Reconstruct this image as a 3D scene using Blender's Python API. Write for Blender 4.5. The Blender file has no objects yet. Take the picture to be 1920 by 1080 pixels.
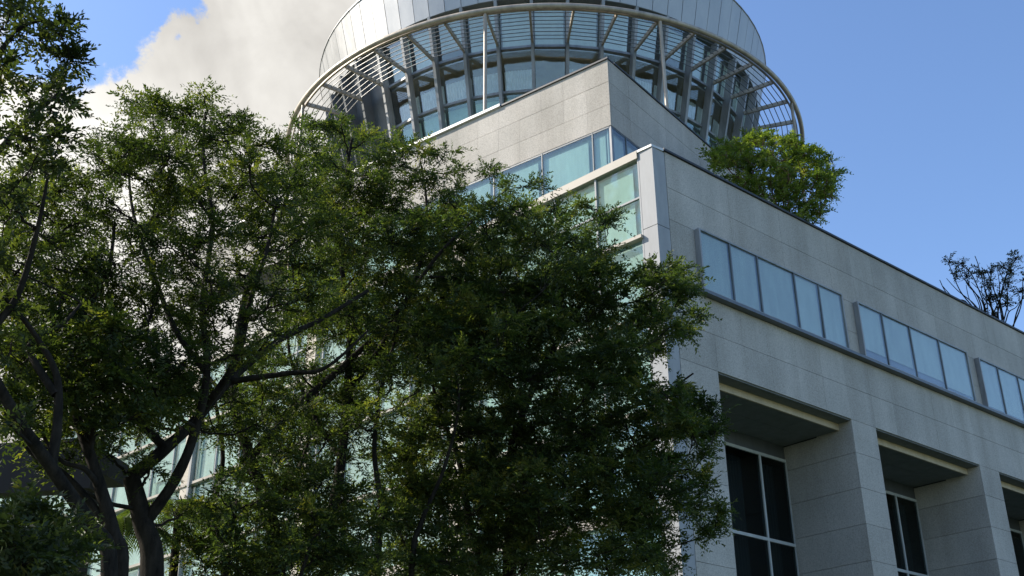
import bpy, math, random
import numpy as np
from mathutils import Vector, Matrix
random.seed(7); rng = np.random.default_rng(7)
R = math.radians
sc = bpy.context.scene
col = sc.collection

# ------------------------------------------------------------------ camera, sky, sun, exposure
F_PX, PITCH = 2138.8, R(25.74)
cd = bpy.data.cameras.new('camera'); cam = bpy.data.objects.new('camera', cd); col.objects.link(cam)
cd.sensor_width = 36.0; cd.lens = F_PX / 1920 * 36.0; cd.clip_start = 0.1; cd.clip_end = 3000
EYE = Vector((0, 0, 1.6))
cam.location = EYE
cam.rotation_euler = (Matrix.Rotation(math.pi/2 + PITCH, 4, 'X') @ Matrix.Rotation(R(-0.49), 4, 'Z')).to_euler()
sc.camera = cam

SUN_AZ, SUN_EL = R(-80), R(40)      # azimuth clockwise from +Y
w = bpy.data.worlds.new('World'); sc.world = w; w.use_nodes = True
nt = w.node_tree; nt.nodes.clear()
def N(t, kind, **k):
    n = t.nodes.new(kind)
    for a, b in k.items():
        if a in ('operation', 'blend_type', 'data_type', 'noise_dimensions', 'feature', 'attribute_name', 'sky_type', 'wave_type', 'bands_direction', 'distribution', 'interpolation_type'):
            setattr(n, a, b)
        else:
            n.inputs[a].default_value = b
    return n
sky = N(nt, 'ShaderNodeTexSky', sky_type='NISHITA')
sky.sun_disc = False; sky.sun_elevation = SUN_EL; sky.sun_rotation = SUN_AZ
sky.altitude = 0; sky.air_density = 1.0; sky.dust_density = 0.7; sky.ozone_density = 3.5
bg = N(nt, 'ShaderNodeBackground', Strength=0.15)
hs = N(nt, 'ShaderNodeHueSaturation', Hue=0.503, Saturation=1.05, Value=1.06)
nt.links.new(sky.outputs[0], hs.inputs['Color']); nt.links.new(hs.outputs[0], bg.inputs[0])
tc = N(nt, 'ShaderNodeTexCoord')
def adir(az, el):
    az, el = R(az), R(el); return (math.sin(az)*math.cos(el), math.cos(az)*math.cos(el), math.sin(el))
def M(t, op, a, b=None, c=None):
    n = t.nodes.new('ShaderNodeMath'); n.operation = op
    for i, v in enumerate((a, b, c)):
        if v is None: continue
        if isinstance(v, (int, float)): n.inputs[i].default_value = v
        else: t.links.new(v, n.inputs[i])
    return n.outputs[0]
_wn = N(nt, 'ShaderNodeTexNoise', Scale=4.5, Detail=9.0, Roughness=0.62)
nt.links.new(tc.outputs['Generated'], _wn.inputs['Vector'])
_ws = N(nt, 'ShaderNodeVectorMath', operation='SUBTRACT'); nt.links.new(_wn.outputs['Color'], _ws.inputs[0]); _ws.inputs[1].default_value = (0.5, 0.5, 0.5)
_wm = N(nt, 'ShaderNodeVectorMath', operation='SCALE'); nt.links.new(_ws.outputs[0], _wm.inputs[0]); _wm.inputs['Scale'].default_value = 0.42
_wa = N(nt, 'ShaderNodeVectorMath', operation='ADD'); nt.links.new(_wm.outputs[0], _wa.inputs[0]); nt.links.new(tc.outputs['Generated'], _wa.inputs[1])
_wz = N(nt, 'ShaderNodeVectorMath', operation='NORMALIZE'); nt.links.new(_wa.outputs[0], _wz.inputs[0])
def blob(az, el, r0, r1):           # 1 inside r0 degrees of a direction, 0 beyond r1
    d = N(nt, 'ShaderNodeVectorMath', operation='DOT_PRODUCT'); nt.links.new(_wz.outputs[0], d.inputs[0])
    d.inputs[1].default_value = adir(az, el)
    m = N(nt, 'ShaderNodeMapRange', interpolation_type='SMOOTHSTEP'); nt.links.new(d.outputs['Value'], m.inputs[0])
    m.inputs[1].default_value = math.cos(R(r1)); m.inputs[2].default_value = math.cos(R(r0))
    return m.outputs[0]
def noise(t, vec, scale, detail, rough, dist=0.0):
    n = N(t, 'ShaderNodeTexNoise', Scale=scale, Detail=detail, Roughness=rough, Distortion=dist)
    t.links.new(vec, n.inputs['Vector']); return n.outputs['Fac']
n1 = noise(nt, tc.outputs['Generated'], 3.2, 9, 0.55, 0.15)
n2 = noise(nt, tc.outputs['Generated'], 9.0, 7, 0.6, 0.3)
n3 = noise(nt, tc.outputs['Generated'], 5.0, 5, 0.55, 0.5)
mass = M(nt, 'MAXIMUM', blob(-16, 29, 9, 19), blob(-60, 22, 22, 46))
mass = M(nt, 'MAXIMUM', mass, blob(-10, 37, 5, 13))
hole = blob(-26, 39.5, 2, 9)
e = M(nt, 'ADD', M(nt, 'MULTIPLY', mass, 0.62), M(nt, 'MULTIPLY', n1, 0.55))
e = M(nt, 'ADD', e, M(nt, 'MULTIPLY', n2, 0.34))
e = M(nt, 'SUBTRACT', e, M(nt, 'MULTIPLY', hole, 0.5))
e = M(nt, 'SUBTRACT', e, M(nt, 'MULTIPLY', blob(45, 30, 25, 48), 0.5))
mask = N(nt, 'ShaderNodeMapRange', interpolation_type='SMOOTHSTEP'); nt.links.new(e, mask.inputs[0])
mask.inputs[1].default_value = 0.645; mask.inputs[2].default_value = 0.755
cr = N(nt, 'ShaderNodeValToRGB'); nt.links.new(M(nt, 'ADD', M(nt, 'MULTIPLY', n3, 0.7), M(nt, 'MULTIPLY', n2, 0.3)), cr.inputs[0])
cr.color_ramp.elements[0].position = 0.30; cr.color_ramp.elements[0].color = (0.33, 0.315, 0.295, 1)
cr.color_ramp.elements[1].position = 0.62; cr.color_ramp.elements[1].color = (0.78, 0.76, 0.715, 1)
bgc = N(nt, 'ShaderNodeBackground', Strength=0.95); nt.links.new(cr.outputs[0], bgc.inputs[0])
mx = nt.nodes.new('ShaderNodeMixShader'); nt.links.new(mask.outputs[0], mx.inputs[0])
nt.links.new(bg.outputs[0], mx.inputs[1]); nt.links.new(bgc.outputs[0], mx.inputs[2])
wo = nt.nodes.new('ShaderNodeOutputWorld'); nt.links.new(mx.outputs[0], wo.inputs[0])

sd = bpy.data.lights.new('sun', 'SUN'); sd.energy = 4.8; sd.angle = R(0.53); sd.color = (1.0, 0.93, 0.82)
sun = bpy.data.objects.new('sun', sd); col.objects.link(sun)
sv = Vector((math.sin(SUN_AZ)*math.cos(SUN_EL), math.cos(SUN_AZ)*math.cos(SUN_EL), math.sin(SUN_EL)))
sun.rotation_euler = sv.to_track_quat('Z', 'Y').to_euler(); sun.location = (-40, 10, 60)
sc.view_settings.view_transform = 'Standard'; sc.view_settings.look = 'None'
sc.view_settings.gamma = 1; sc.view_settings.use_curve_mapping = False
sc.view_settings.exposure = 0.66
try: sc.cycles.transparent_max_bounces = 24; sc.cycles.max_bounces = 8
except Exception: pass

# ------------------------------------------------------------------ materials
def newmat(name):
    m = bpy.data.materials.new(name); m.use_nodes = True; t = m.node_tree; t.nodes.clear()
    o = t.nodes.new('ShaderNodeOutputMaterial'); return m, t, o
def ramp(t, fac, stops):
    n = N(t, 'ShaderNodeValToRGB'); t.links.new(fac, n.inputs[0])
    el = n.color_ramp.elements
    while len(el) < len(stops): el.new(0.5)
    for i, (p, c) in enumerate(stops): el[i].position = p; el[i].color = (*c, 1)
    return n.outputs[0]
def mixc(t, fac, a, b, mode='MIX'):
    n = t.nodes.new('ShaderNodeMix'); n.data_type = 'RGBA'; n.blend_type = mode
    for i, v in ((0, fac), (6, a), (7, b)):
        if isinstance(v, (int, float)): n.inputs[i].default_value = v
        elif isinstance(v, tuple): n.inputs[i].default_value = (*v, 1)
        else: t.links.new(v, n.inputs[i])
    return n.outputs[2]
def paint(name, c, rough=0.5, metal=0.0, grime=0.18, scale=3.0, spec=0.5, vary=0.0, streak=True):
    m, t, o = newmat(name)
    g = N(t, 'ShaderNodeNewGeometry')
    mp = N(t, 'ShaderNodeMapping'); t.links.new(g.outputs['Position'], mp.inputs[0])
    mp.inputs['Scale'].default_value = (1, 1, 0.25 if streak else 1)
    n = noise(t, mp.outputs[0], scale, 6, 0.65)
    dark = tuple(x * (1 - grime * 1.6) for x in c); lite = tuple(min(1, x * (1 + grime * 0.5)) for x in c)
    cc = ramp(t, n, [(0.3, dark), (0.65, lite)])
    if vary:
        oi = N(t, 'ShaderNodeObjectInfo')
        v = M(t, 'ADD', M(t, 'MULTIPLY', oi.outputs['Random'], vary), 1 - vary / 2)
        h = N(t, 'ShaderNodeHueSaturation'); t.links.new(v, h.inputs['Value']); t.links.new(cc, h.inputs['Color']); cc = h.outputs[0]
    p = N(t, 'ShaderNodeBsdfPrincipled', Metallic=metal)
    p.inputs['Specular IOR Level'].default_value = spec
    t.links.new(cc, p.inputs['Base Color'])
    t.links.new(M(t, 'ADD', M(t, 'MULTIPLY', n, 0.25), rough - 0.12), p.inputs['Roughness'])
    t.links.new(p.outputs[0], o.inputs[0]); return m
def stone(name, c, vary=0.10):
    m, t, o = newmat(name)
    g = N(t, 'ShaderNodeNewGeometry'); P = g.outputs['Position']
    vo = N(t, 'ShaderNodeTexVoronoi', Scale=14.0); t.links.new(P, vo.inputs['Vector'])
    sp = noise(t, P, 22, 3, 0.8)
    sp2 = noise(t, P, 60, 2, 0.7)
    fac = M(t, 'ADD', M(t, 'MULTIPLY', sp, 0.6), M(t, 'MULTIPLY', sp2, 0.4))
    base = ramp(t, fac, [(0.36, tuple(x*0.68 for x in c)), (0.50, c), (0.64, tuple(min(1, x*1.24) for x in c))])
    mp = N(t, 'ShaderNodeMapping'); t.links.new(P, mp.inputs[0]); mp.inputs['Scale'].default_value = (1, 1, 0.12)
    st = noise(t, mp.outputs[0], 1.1, 6, 0.6)
    base = mixc(t, 1.0, base, ramp(t, st, [(0.30, (0.84, 0.83, 0.81)), (0.62, (1.05, 1.05, 1.05))]), 'MULTIPLY')
    bl = noise(t, P, 0.5, 3, 0.5)
    base = mixc(t, 1.0, base, ramp(t, bl, [(0.35, (0.90, 0.90, 0.89)), (0.65, (1.06, 1.05, 1.04))]), 'MULTIPLY')
    oi = N(t, 'ShaderNodeObjectInfo')
    v = M(t, 'ADD', M(t, 'MULTIPLY', oi.outputs['Random'], vary), 1 - vary/2)
    h = N(t, 'ShaderNodeHueSaturation'); t.links.new(v, h.inputs['Value']); t.links.new(base, h.inputs['Color'])
    p = N(t, 'ShaderNodeBsdfPrincipled', Roughness=0.75); p.inputs['Specular IOR Level'].default_value = 0.3
    t.links.new(h.outputs[0], p.inputs['Base Color'])
    b = N(t, 'ShaderNodeBump', Strength=0.35, Distance=0.01); t.links.new(fac, b.inputs['Height']); t.links.new(b.outputs[0], p.inputs['Normal'])
    t.links.new(p.outputs[0], o.inputs[0]); return m
def glass(name, tint, refl=0.25, gcol=(0.9, 0.95, 1.0), wob=0.02):
    m, t, o = newmat(name)
    tr = N(t, 'ShaderNodeBsdfTransparent'); tr.inputs[0].default_value = (*tint, 1)
    gl = N(t, 'ShaderNodeBsdfGlossy', Roughness=0.04); gl.inputs[0].default_value = (*gcol, 1)
    g = N(t, 'ShaderNodeNewGeometry')
    b = N(t, 'ShaderNodeBump', Strength=wob, Distance=1.0)
    t.links.new(noise(t, g.outputs['Position'], 0.8, 2, 0.4), b.inputs['Height']); t.links.new(b.outputs[0], gl.inputs['Normal'])
    dt = N(t, 'ShaderNodeVectorMath', operation='DOT_PRODUCT'); t.links.new(g.outputs['Incoming'], dt.inputs[0]); t.links.new(g.outputs['Normal'], dt.inputs[1])
    gz = M(t, 'POWER', M(t, 'SUBTRACT', 1.0, M(t, 'ABSOLUTE', dt.outputs['Value'])), 4.0)   # Schlick, same from both sides
    f = M(t, 'MINIMUM', M(t, 'ADD', M(t, 'MULTIPLY', gz, 0.9), refl), 0.97)
    x = t.nodes.new('ShaderNodeMixShader'); t.links.new(f, x.inputs[0]); t.links.new(tr.outputs[0], x.inputs[1]); t.links.new(gl.outputs[0], x.inputs[2])
    t.links.new(x.outputs[0], o.inputs[0]); return m
def leafmat(name, lo, mid, hi, trans=0.45):
    m, t, o = newmat(name)
    a = N(t, 'ShaderNodeAttribute', attribute_name='tint')
    cc = ramp(t, a.outputs['Fac'], [(0.0, lo), (0.55, mid), (0.93, hi), (1.0, (0.20, 0.13, 0.03))])
    d = N(t, 'ShaderNodeBsdfPrincipled', Roughness=0.5); d.inputs['Specular IOR Level'].default_value = 0.35
    t.links.new(cc, d.inputs['Base Color'])
    tl = N(t, 'ShaderNodeBsdfTranslucent')
    t.links.new(mixc(t, 1.0, cc, (1.35, 1.5, 0.6), 'MULTIPLY'), tl.inputs[0])
    x = N(t, 'ShaderNodeMixShader', Fac=trans); t.links.new(d.outputs[0], x.inputs[1]); t.links.new(tl.outputs[0], x.inputs[2])
    t.links.new(x.outputs[0], o.inputs[0]); return m
def barkmat(name, lo, hi):
    m, t, o = newmat(name)
    g = N(t, 'ShaderNodeNewGeometry'); mp = N(t, 'ShaderNodeMapping'); t.links.new(g.outputs['Position'], mp.inputs[0]); mp.inputs['Scale'].default_value = (1, 1, 0.35)
    n = noise(t, mp.outputs[0], 9, 8, 0.7); p = N(t, 'ShaderNodeBsdfPrincipled', Roughness=0.95); p.inputs['Specular IOR Level'].default_value = 0.15
    t.links.new(ramp(t, n, [(0.35, lo), (0.65, hi)]), p.inputs['Base Color'])
    b = N(t, 'ShaderNodeBump', Strength=0.7, Distance=0.03); t.links.new(n, b.inputs['Height']); t.links.new(b.outputs[0], p.inputs['Normal'])
    t.links.new(p.outputs[0], o.inputs[0]); return m

MT = dict(
    stone=stone('granite', (0.45, 0.415, 0.372), 0.13),
    joint=paint('joint', (0.05, 0.05, 0.05), 0.9, grime=0.3),
    tan=paint('tan_fascia', (0.56, 0.45, 0.30), 0.6, grime=0.12),
    cream=paint('cream_paint', (0.40, 0.355, 0.30), 0.6, grime=0.12),
    creamstone=stone('cream_stone', (0.56, 0.50, 0.42)),
    white=paint('white_metal', (0.66, 0.65, 0.63), 0.45, 0.15, grime=0.12, vary=0.08),
    blue_metal=paint('grey_metal', (0.36, 0.36, 0.365), 0.6, 0.0, grime=0.10, vary=0.04, spec=0.2),
    clad=paint('drum_cladding', (0.42, 0.42, 0.42), 0.44, 0.40, grime=0.10, scale=1.2, vary=0.05),
    frame=paint('dark_frame', (0.13, 0.14, 0.15), 0.45, 0.3, grime=0.15),
    steel=paint('fin_steel', (0.30, 0.30, 0.30), 0.5, 0.3, grime=0.22),
    ringp=paint('ring_paint', (0.44, 0.37, 0.29), 0.45, 0.2, grime=0.25, scale=2.5),
    slat=paint('slat_metal', (0.22, 0.22, 0.215), 0.45, 0.3, grime=0.15),
    coping=paint('dark_coping', (0.035, 0.036, 0.04), 0.5, 0.2, grime=0.2),
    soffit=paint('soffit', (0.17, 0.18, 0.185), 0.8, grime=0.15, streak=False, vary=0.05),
    whiteframe=paint('white_frame', (0.52, 0.53, 0.52), 0.5, grime=0.10),
    paleblind=paint('pale_blind', (0.50, 0.525, 0.52), 0.8, grime=0.12, vary=0.25),
    blind=paint('blind', (0.54, 0.62, 0.60), 0.8, grime=0.10, vary=0.25),
    mint=paint('mint_blind', (0.35, 0.435, 0.40), 0.8, grime=0.12, vary=0.25),
    curtain=paint('curtain', (0.60, 0.64, 0.66), 0.85, grime=0.2, scale=8, vary=0.12),
    ceil=paint('ceiling', (0.42, 0.35, 0.25), 0.9, grime=0.1, streak=False),
    core=paint('core_wall', (0.20, 0.14, 0.09), 0.9, grime=0.2),
    lamp=paint('lamp_panel', (0.8, 0.78, 0.7), 0.5, grime=0.02),
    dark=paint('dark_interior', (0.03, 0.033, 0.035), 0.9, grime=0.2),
    sill=paint('blue_sill', (0.16, 0.18, 0.32), 0.7, grime=0.1),
    roof=paint('roof_felt', (0.22, 0.21, 0.20), 0.95, grime=0.2, streak=False),
    brown=paint('brown_fascia', (0.014, 0.010, 0.008), 0.8, grime=0.3),
    g_blue=glass('glass_blue', (0.92, 0.94, 0.92), 0.13, (0.70, 0.72, 0.70)),
    g_green=glass('glass_green', (0.91, 0.975, 0.95), 0.09, (0.85, 0.97, 0.95), 0.03),
    g_drum=glass('glass_drum', (0.93, 0.96, 0.95), 0.12, (0.80, 0.80, 0.76)),
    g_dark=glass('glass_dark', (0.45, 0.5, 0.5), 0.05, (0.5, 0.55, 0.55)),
    leaf_a=leafmat('leaf_broad', (0.022, 0.034, 0.014), (0.045, 0.060, 0.020), (0.10, 0.115, 0.030)),
    leaf_b=leafmat('leaf_fern', (0.024, 0.038, 0.012), (0.056, 0.076, 0.019), (0.155, 0.175, 0.034), 0.5),
    leaf_c=leafmat('leaf_dark', (0.024, 0.040, 0.015), (0.060, 0.086, 0.026), (0.15, 0.165, 0.042), 0.5),
    leaf_r=leafmat('leaf_roof', (0.065, 0.10, 0.020), (0.145, 0.19, 0.034), (0.31, 0.33, 0.07), 0.5),
    leaf_s=leafmat('leaf_sparse', (0.02, 0.028, 0.018), (0.035, 0.045, 0.024), (0.06, 0.07, 0.03), 0.3),
    bark=barkmat('bark', (0.008, 0.007, 0.005), (0.034, 0.028, 0.021)),
    bark_r=barkmat('bark_red', (0.07, 0.04, 0.025), (0.20, 0.12, 0.07)),
    soil=paint('soil', (0.05, 0.04, 0.03), 0.95, grime=0.3, streak=False),
    lawn=paint('lawn', (0.05, 0.08, 0.025), 0.95, grime=0.4, scale=4, streak=False),
    paving=paint('paving', (0.20, 0.19, 0.18), 0.85, grime=0.2, streak=False),
    asphalt=paint('asphalt', (0.05, 0.05, 0.052), 0.9, grime=0.2, streak=False),
    line=paint('road_paint', (0.75, 0.75, 0.72), 0.7, grime=0.15, streak=False),
)

# ------------------------------------------------------------------ helpers
WL = {}                              # world location of every parent
def link(name, me, loc, parent=None):
    o = bpy.data.objects.new(name, me); col.objects.link(o)
    loc = Vector(loc); WL[o] = loc
    if parent: o.parent = parent; o.location = loc - WL[parent]
    else: o.location = loc
    return o
def empty(name, loc, label, cat, group=None):
    o = link(name, None, loc); o.empty_display_size = 0.5
    o['label'] = label; o['category'] = cat
    if group: o['group'] = group
    return o
class MB:                            # collects quads in world space, linked as one mesh
    def __init__(s): s.v = []; s.f = []
    def add(s, vs, fs):
        k = len(s.v); s.v += [tuple(v) for v in vs]; s.f += [tuple(i + k for i in f) for f in fs]
    def box8(s, vs): s.add(vs, BF)
    def build(s, name, mat, parent=None, smooth=False, loc=None):
        a = np.array(s.v); c = Vector(a.mean(0)) if loc is None else Vector(loc)
        me = bpy.data.meshes.new(name); me.from_pydata([tuple(Vector(v) - c) for v in s.v], [], s.f)
        me.materials.append(MT[mat])
        if smooth: me.polygons.foreach_set('use_smooth', [True]*len(me.polygons))
        me.update(); return link(name, me, c, parent)
BF = [(0, 1, 2, 3), (7, 6, 5, 4), (0, 4, 5, 1), (1, 5, 6, 2), (2, 6, 7, 3), (3, 7, 4, 0)]
class Frame:                         # a wall: s along it, d inwards, z up
    def __init__(s, p, az, inward):
        s.p = Vector((p[0], p[1], 0)); s.t = Vector((math.sin(az), math.cos(az), 0)); s.n = Vector((*inward, 0)); s.id = round(az, 4)
    def P(s, a, d, z): return s.p + s.t*a + s.n*d + Vector((0, 0, z))
    def eight(s, s0, s1, d0, d1, z0, z1):
        return [s.P(a, d, z) for z in (z0, z1) for a, d in ((s0, d0), (s1, d0), (s1, d1), (s0, d1))]
_cache = {}
def fbox(fr, name, s0, s1, d0, d1, z0, z1, mat, parent=None, tilt=None):
    c = fr.P((s0+s1)/2, (d0+d1)/2, (z0+z1)/2)
    k = (fr.id, round(s1-s0, 3), round(d1-d0, 3), round(z1-z0, 3), mat)
    me = _cache.get(k)
    if me is None:
        hs_, hd, hz = (s1-s0)/2, (d1-d0)/2, (z1-z0)/2
        vs = [fr.t*a*hs_ + fr.n*b*hd + Vector((0, 0, z*hz)) for z in (-1, 1) for a, b in ((-1, -1), (1, -1), (1, 1), (-1, 1))]
        me = bpy.data.meshes.new(name); me.from_pydata([tuple(v) for v in vs], [], BF); me.materials.append(MT[mat]); me.update()
        _cache[k] = me
    o = link(name, me, c, parent)
    if tilt: o.rotation_euler = (random.gauss(0, tilt), random.gauss(0, tilt), 0)
    return o
def ray(px, py):
    X = (px - 960)/F_PX; Z = (540 - py)/F_PX; ro = R(0.49)
    x0 = X*math.cos(ro) + Z*math.sin(ro); z0 = -X*math.sin(ro) + Z*math.cos(ro)
    return Vector((x0, math.cos(PITCH) - z0*math.sin(PITCH), math.sin(PITCH) + z0*math.cos(PITCH)))
def at(px, py, D):                   # the point at horizontal distance D seen in direction (px, py)
    r = ray(px, py); return EYE + r*(D/math.hypot(r.x, r.y))

# ------------------------------------------------------------------ ground
def sheet(name, x0, x1, y0, y1, z, mat, thick=None):
    b = MB()
    if thick: b.box8([(x, y, zz) for zz in (z-thick, z) for x, y in ((x0, y0), (x1, y0), (x1, y1), (x0, y1))])
    else: b.add([(x0, y0, z), (x1, y0, z), (x1, y1, z), (x0, y1, z)], [(0, 1, 2, 3)])
    o = b.build(name, mat); o['kind'] = 'structure'; return o
sheet('ground', -1200, 1200, -1200, 1200, 0.0, 'lawn')
sheet('road', -1200, 1200, -9, -1.5, 0.006, 'asphalt')
sheet('pavement', -80, 80, -1.5, 4.5, 0.13, 'paving', 0.14)
sheet('kerb', -80, 80, -1.68, -1.51, 0.135, 'stone', 0.14)
b = MB()
for i in range(-20, 20):
    b.add([(i*4, -5.3, 0.011), (i*4+2, -5.3, 0.011), (i*4+2, -5.18, 0.011), (i*4, -5.18, 0.011)], [(0, 1, 2, 3)])
o = b.build('road_marking', 'line'); o['kind'] = 'structure'

# ------------------------------------------------------------------ the building
C0 = (4.333, 29.685); C1 = (3.545, 33.815)
aR, aL, aUL, aUR = R(49.29), R(-46.16), R(-52.8), R(37.85)
FR = Frame(C0, aR, (-math.cos(aR), math.sin(aR)))
FL = Frame(C0, aL, (math.cos(aL), -math.sin(aL)))
FUL = Frame(C1, aUL, (math.cos(aUL), -math.sin(aUL)))
FUR = Frame(C1, aUR, (-math.cos(aUR), math.sin(aUR)))
B = empty('office_building', (C0[0], C0[1], 0), 'granite-clad office building with stepped blocks and a round glazed drum ringed by louvers', 'building')
ROOF, TOP = 20.4, 20.76
END = 58.0
# -- lower block, street (right) face: backing wall, then individual stone panels in front
OP = [(2.20 + 8.05*k, 8.85 + 8.05*k) for k in range(7)]
wb = MB()
wb.box8(FR.eight(0.5, END, 0.05, 0.45, 13.86, TOP-0.02))
prev = 0.5
for a, c in OP:
    wb.box8(FR.eight(prev, a-0.05, 0.05, 2.85, 0, 13.86)); prev = c+0.05
wb.box8(FR.eight(prev, END, 0.05, 2.85, 0, 13.86))
wb.build('backing_wall', 'joint', B)
cols = [0.56, 0.80]
x = 2.20
cols = [0.56, 2.20]
for k in range(7):
    for j in range(5): cols.append(2.20 + 8.05*k + 6.65*(j+1)/5)
    cols.append(2.20 + 8.05*(k+1))
rows_hi = [13.84, 15.0, 16.17, 17.17, 18.35, 19.47, 20.74]
rows_lo = [0, 1.2, 2.35, 3.5, 4.65, 5.8, 6.95, 8.1, 9.25, 10.40, 11.56, 12.72, 13.84]
GH, GV = 0.006, 0.0022
wins = [(1.66 + 8.22*k, 9.08 + 8.22*k) if k == 0 else (1.86 + 8.12*k, 9.12 + 8.12*k) for k in range(6)]
rest = MB(); npan = 0
def panel(fr, s0, s1, z0, z1, vis=True, d0=0.0, d1=0.047, parent=None, gh=GH, mat='stone'):
    global npan
    if vis:
        off = random.uniform(-0.002, 0.002)
        fbox(fr, 'stone_panel', s0+GV, s1-GV, d0+off, d1+off, z0+gh, z1-gh, mat, parent or B, 0.0008); npan += 1
    else: rest.box8(fr.eight(s0+GV, s1-GV, d0, d1, z0+gh, z1-gh))
def in_win(s): return any(a-0.3 < s < b+0.3 for a, b in wins)
for i in range(len(cols)-1):
    s0, s1 = cols[i], cols[i+1]
    vis = s0 < 25
    for j in range(len(rows_hi)-1):
        z0, z1 = rows_hi[j], rows_hi[j+1]
        if 16.1 < z0 < 18.3:
            # stone only in the gaps between windows
            segs = []; cur = s0
            for a, c in wins:
                if c <= cur or a >= s1: continue
                if a > cur: segs.append((cur, min(a, s1)))
                cur = max(cur, c)
            if cur < s1: segs.append((cur, s1))
            for a, c in segs:
                if c - a > 0.06: panel(FR, a, c, z0, z1, vis)
        else: panel(FR, s0, s1, z0, z1, vis)
    pier = not any(a-0.01 <= s0 and s1 <= c+0.01 for a, c in OP)
    if pier:
        for j in range(len(rows_lo)-1):
            panel(FR, s0, s1, rows_lo[j], rows_lo[j+1], vis and rows_lo[j] > 7 and s0 < 22)
# opening reveals, soffit, fascia, glazing
for k, (a, c) in enumerate(OP):
    vis = k < 3
    for j in range(len(rows_lo)-1):
        z0, z1 = rows_lo[j], rows_lo[j+1]
        for (d0, d1) in ((0.0, 1.4), (1.4, 2.78)):
            v = vis and z0 > 7
            z1c = z1 if d0 == 0.0 else min(z1, 13.56)
            # right jamb (visible) and left jamb
            for s0, s1, vv in ((c, c+0.047, v), (a-0.047, a, False)):
                dd0 = d0 + (0.05 if d0 == 0 else 0)
                if vv: fbox(FR, 'stone_panel', s0, s1, dd0+GV, d1-GV, z0+GH, z1c-GH, 'stone', B); npan += 1
                else: rest.box8(FR.eight(s0, s1, dd0+GV, d1-GV, z0+GH, z1c-GH))
    if k > 3: continue
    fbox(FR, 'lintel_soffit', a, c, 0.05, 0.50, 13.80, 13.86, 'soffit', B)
    fbox(FR, 'cream_fascia', a+0.003, c-0.003, 0.50, 0.56, 13.57, 13.86, 'tan', B)
    for q in range(4):
        s0, s1 = a + (c-a)*q/4, a + (c-a)*(q+1)/4
        for d0, d1 in ((0.56, 1.65), (1.65, 2.85)):
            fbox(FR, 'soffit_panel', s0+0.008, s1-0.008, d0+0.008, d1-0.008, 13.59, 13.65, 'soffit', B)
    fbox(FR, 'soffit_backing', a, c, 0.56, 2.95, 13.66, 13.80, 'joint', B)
    wf = MB()
    D0, D1 = 2.72, 2.84
    for z in (13.06, 10.19, 7.3, 4.4): wf.box8(FR.eight(a+0.05, c, D0, D1, z-0.05, z+0.05))
    mull = [c + 0.02, c - 1.41, c - 3.25, c - 4.65]
    for q, s in enumerate(mull):
        zs = [0.1, 4.35, 4.45, 7.25, 7.35, 10.14, 10.24, 13.01]
        for z0, z1 in zip(zs[::2], zs[1::2]):
            wf.box8(FR.eight(s-0.04, s+0.04, D0+0.004, D1, z0, z1))
    W = wf.build('recessed_window', 'whiteframe', B)
    fbox(FR, 'window_head', a+0.05, c, 2.76, 2.9, 13.11, 13.59, 'frame', W)
    ss = [a+0.05] + sorted(mull)
    for s0, s1 in zip(ss[:-1], ss[1:]):
        for z0, z1 in ((0.1, 4.35), (4.45, 7.25), (7.35, 10.14), (10.24, 13.01)):
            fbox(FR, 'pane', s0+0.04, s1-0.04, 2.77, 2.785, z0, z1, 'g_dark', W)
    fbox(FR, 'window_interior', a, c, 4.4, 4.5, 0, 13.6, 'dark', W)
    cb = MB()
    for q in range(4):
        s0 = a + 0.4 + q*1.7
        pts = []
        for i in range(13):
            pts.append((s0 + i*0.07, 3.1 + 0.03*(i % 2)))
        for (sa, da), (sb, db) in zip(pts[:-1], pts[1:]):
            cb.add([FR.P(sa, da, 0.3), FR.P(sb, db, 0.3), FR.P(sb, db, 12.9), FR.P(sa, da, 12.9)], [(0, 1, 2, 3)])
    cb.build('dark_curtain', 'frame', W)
# projecting ribbon windows on a continuous ledge
fbox(FR, 'window_ledge', 1.60, END-1, -0.24, 0.0, 16.17, 16.27, 'frame', B)
mulls0 = [3.12, 4.48, 6.39, 7.73]
for k, (a, c) in enumerate(wins):
    m = MB(); z0, z1 = 16.27, 18.36; D0, D1 = -0.20, -0.003
    m.box8(FR.eight(a, a+0.07, D0, D1, z0, z1)); m.box8(FR.eight(c-0.05, c, D0, D1, z0, z1))
    m.box8(FR.eight(a+0.07, c-0.05, D0, D1, z1-0.05, z1)); m.box8(FR.eight(a+0.07, c-0.05, D0, D1, z0, z0+0.05))
    W = m.build('ribbon_window', 'steel', B)
    if k == 0: mm = mulls0
    else: n = 4; mm = [a + (c-a)*f for f in (0.205, 0.45, 0.72)] if k == 1 else [a + (c-a)*f for f in (0.2, 0.42, 0.65, 0.83)]
    ss = [a+0.07] + mm + [c-0.05]
    for s in mm: fbox(FR, 'mullion', s-0.03, s+0.03, -0.19, -0.12, z0+0.05, z1-0.05, 'frame', W)
    for q, (s0, s1) in enumerate(zip(ss[:-1], ss[1:])):
        g0 = s0 + (0.03 if q else 0); g1 = s1 - (0.03 if q < len(ss)-2 else 0)
        fbox(FR, 'pane', g0, g1, -0.165, -0.15, z0+0.05, z1-0.05, 'g_blue', W, 0.004)
        zb = z0+0.05 if k == 0 else (16.66 if q < 3 else 16.52)
        if k == 2: zb = 16.45
        fbox(FR, 'blind', g0+0.015, g1-0.015, -0.09, -0.075, zb, z1-0.06, 'blind', W)
    fbox(FR, 'window_back', a+0.07, c-0.05, -0.03, -0.01, z0+0.05, z1-0.05, 'sill', W)
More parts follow.
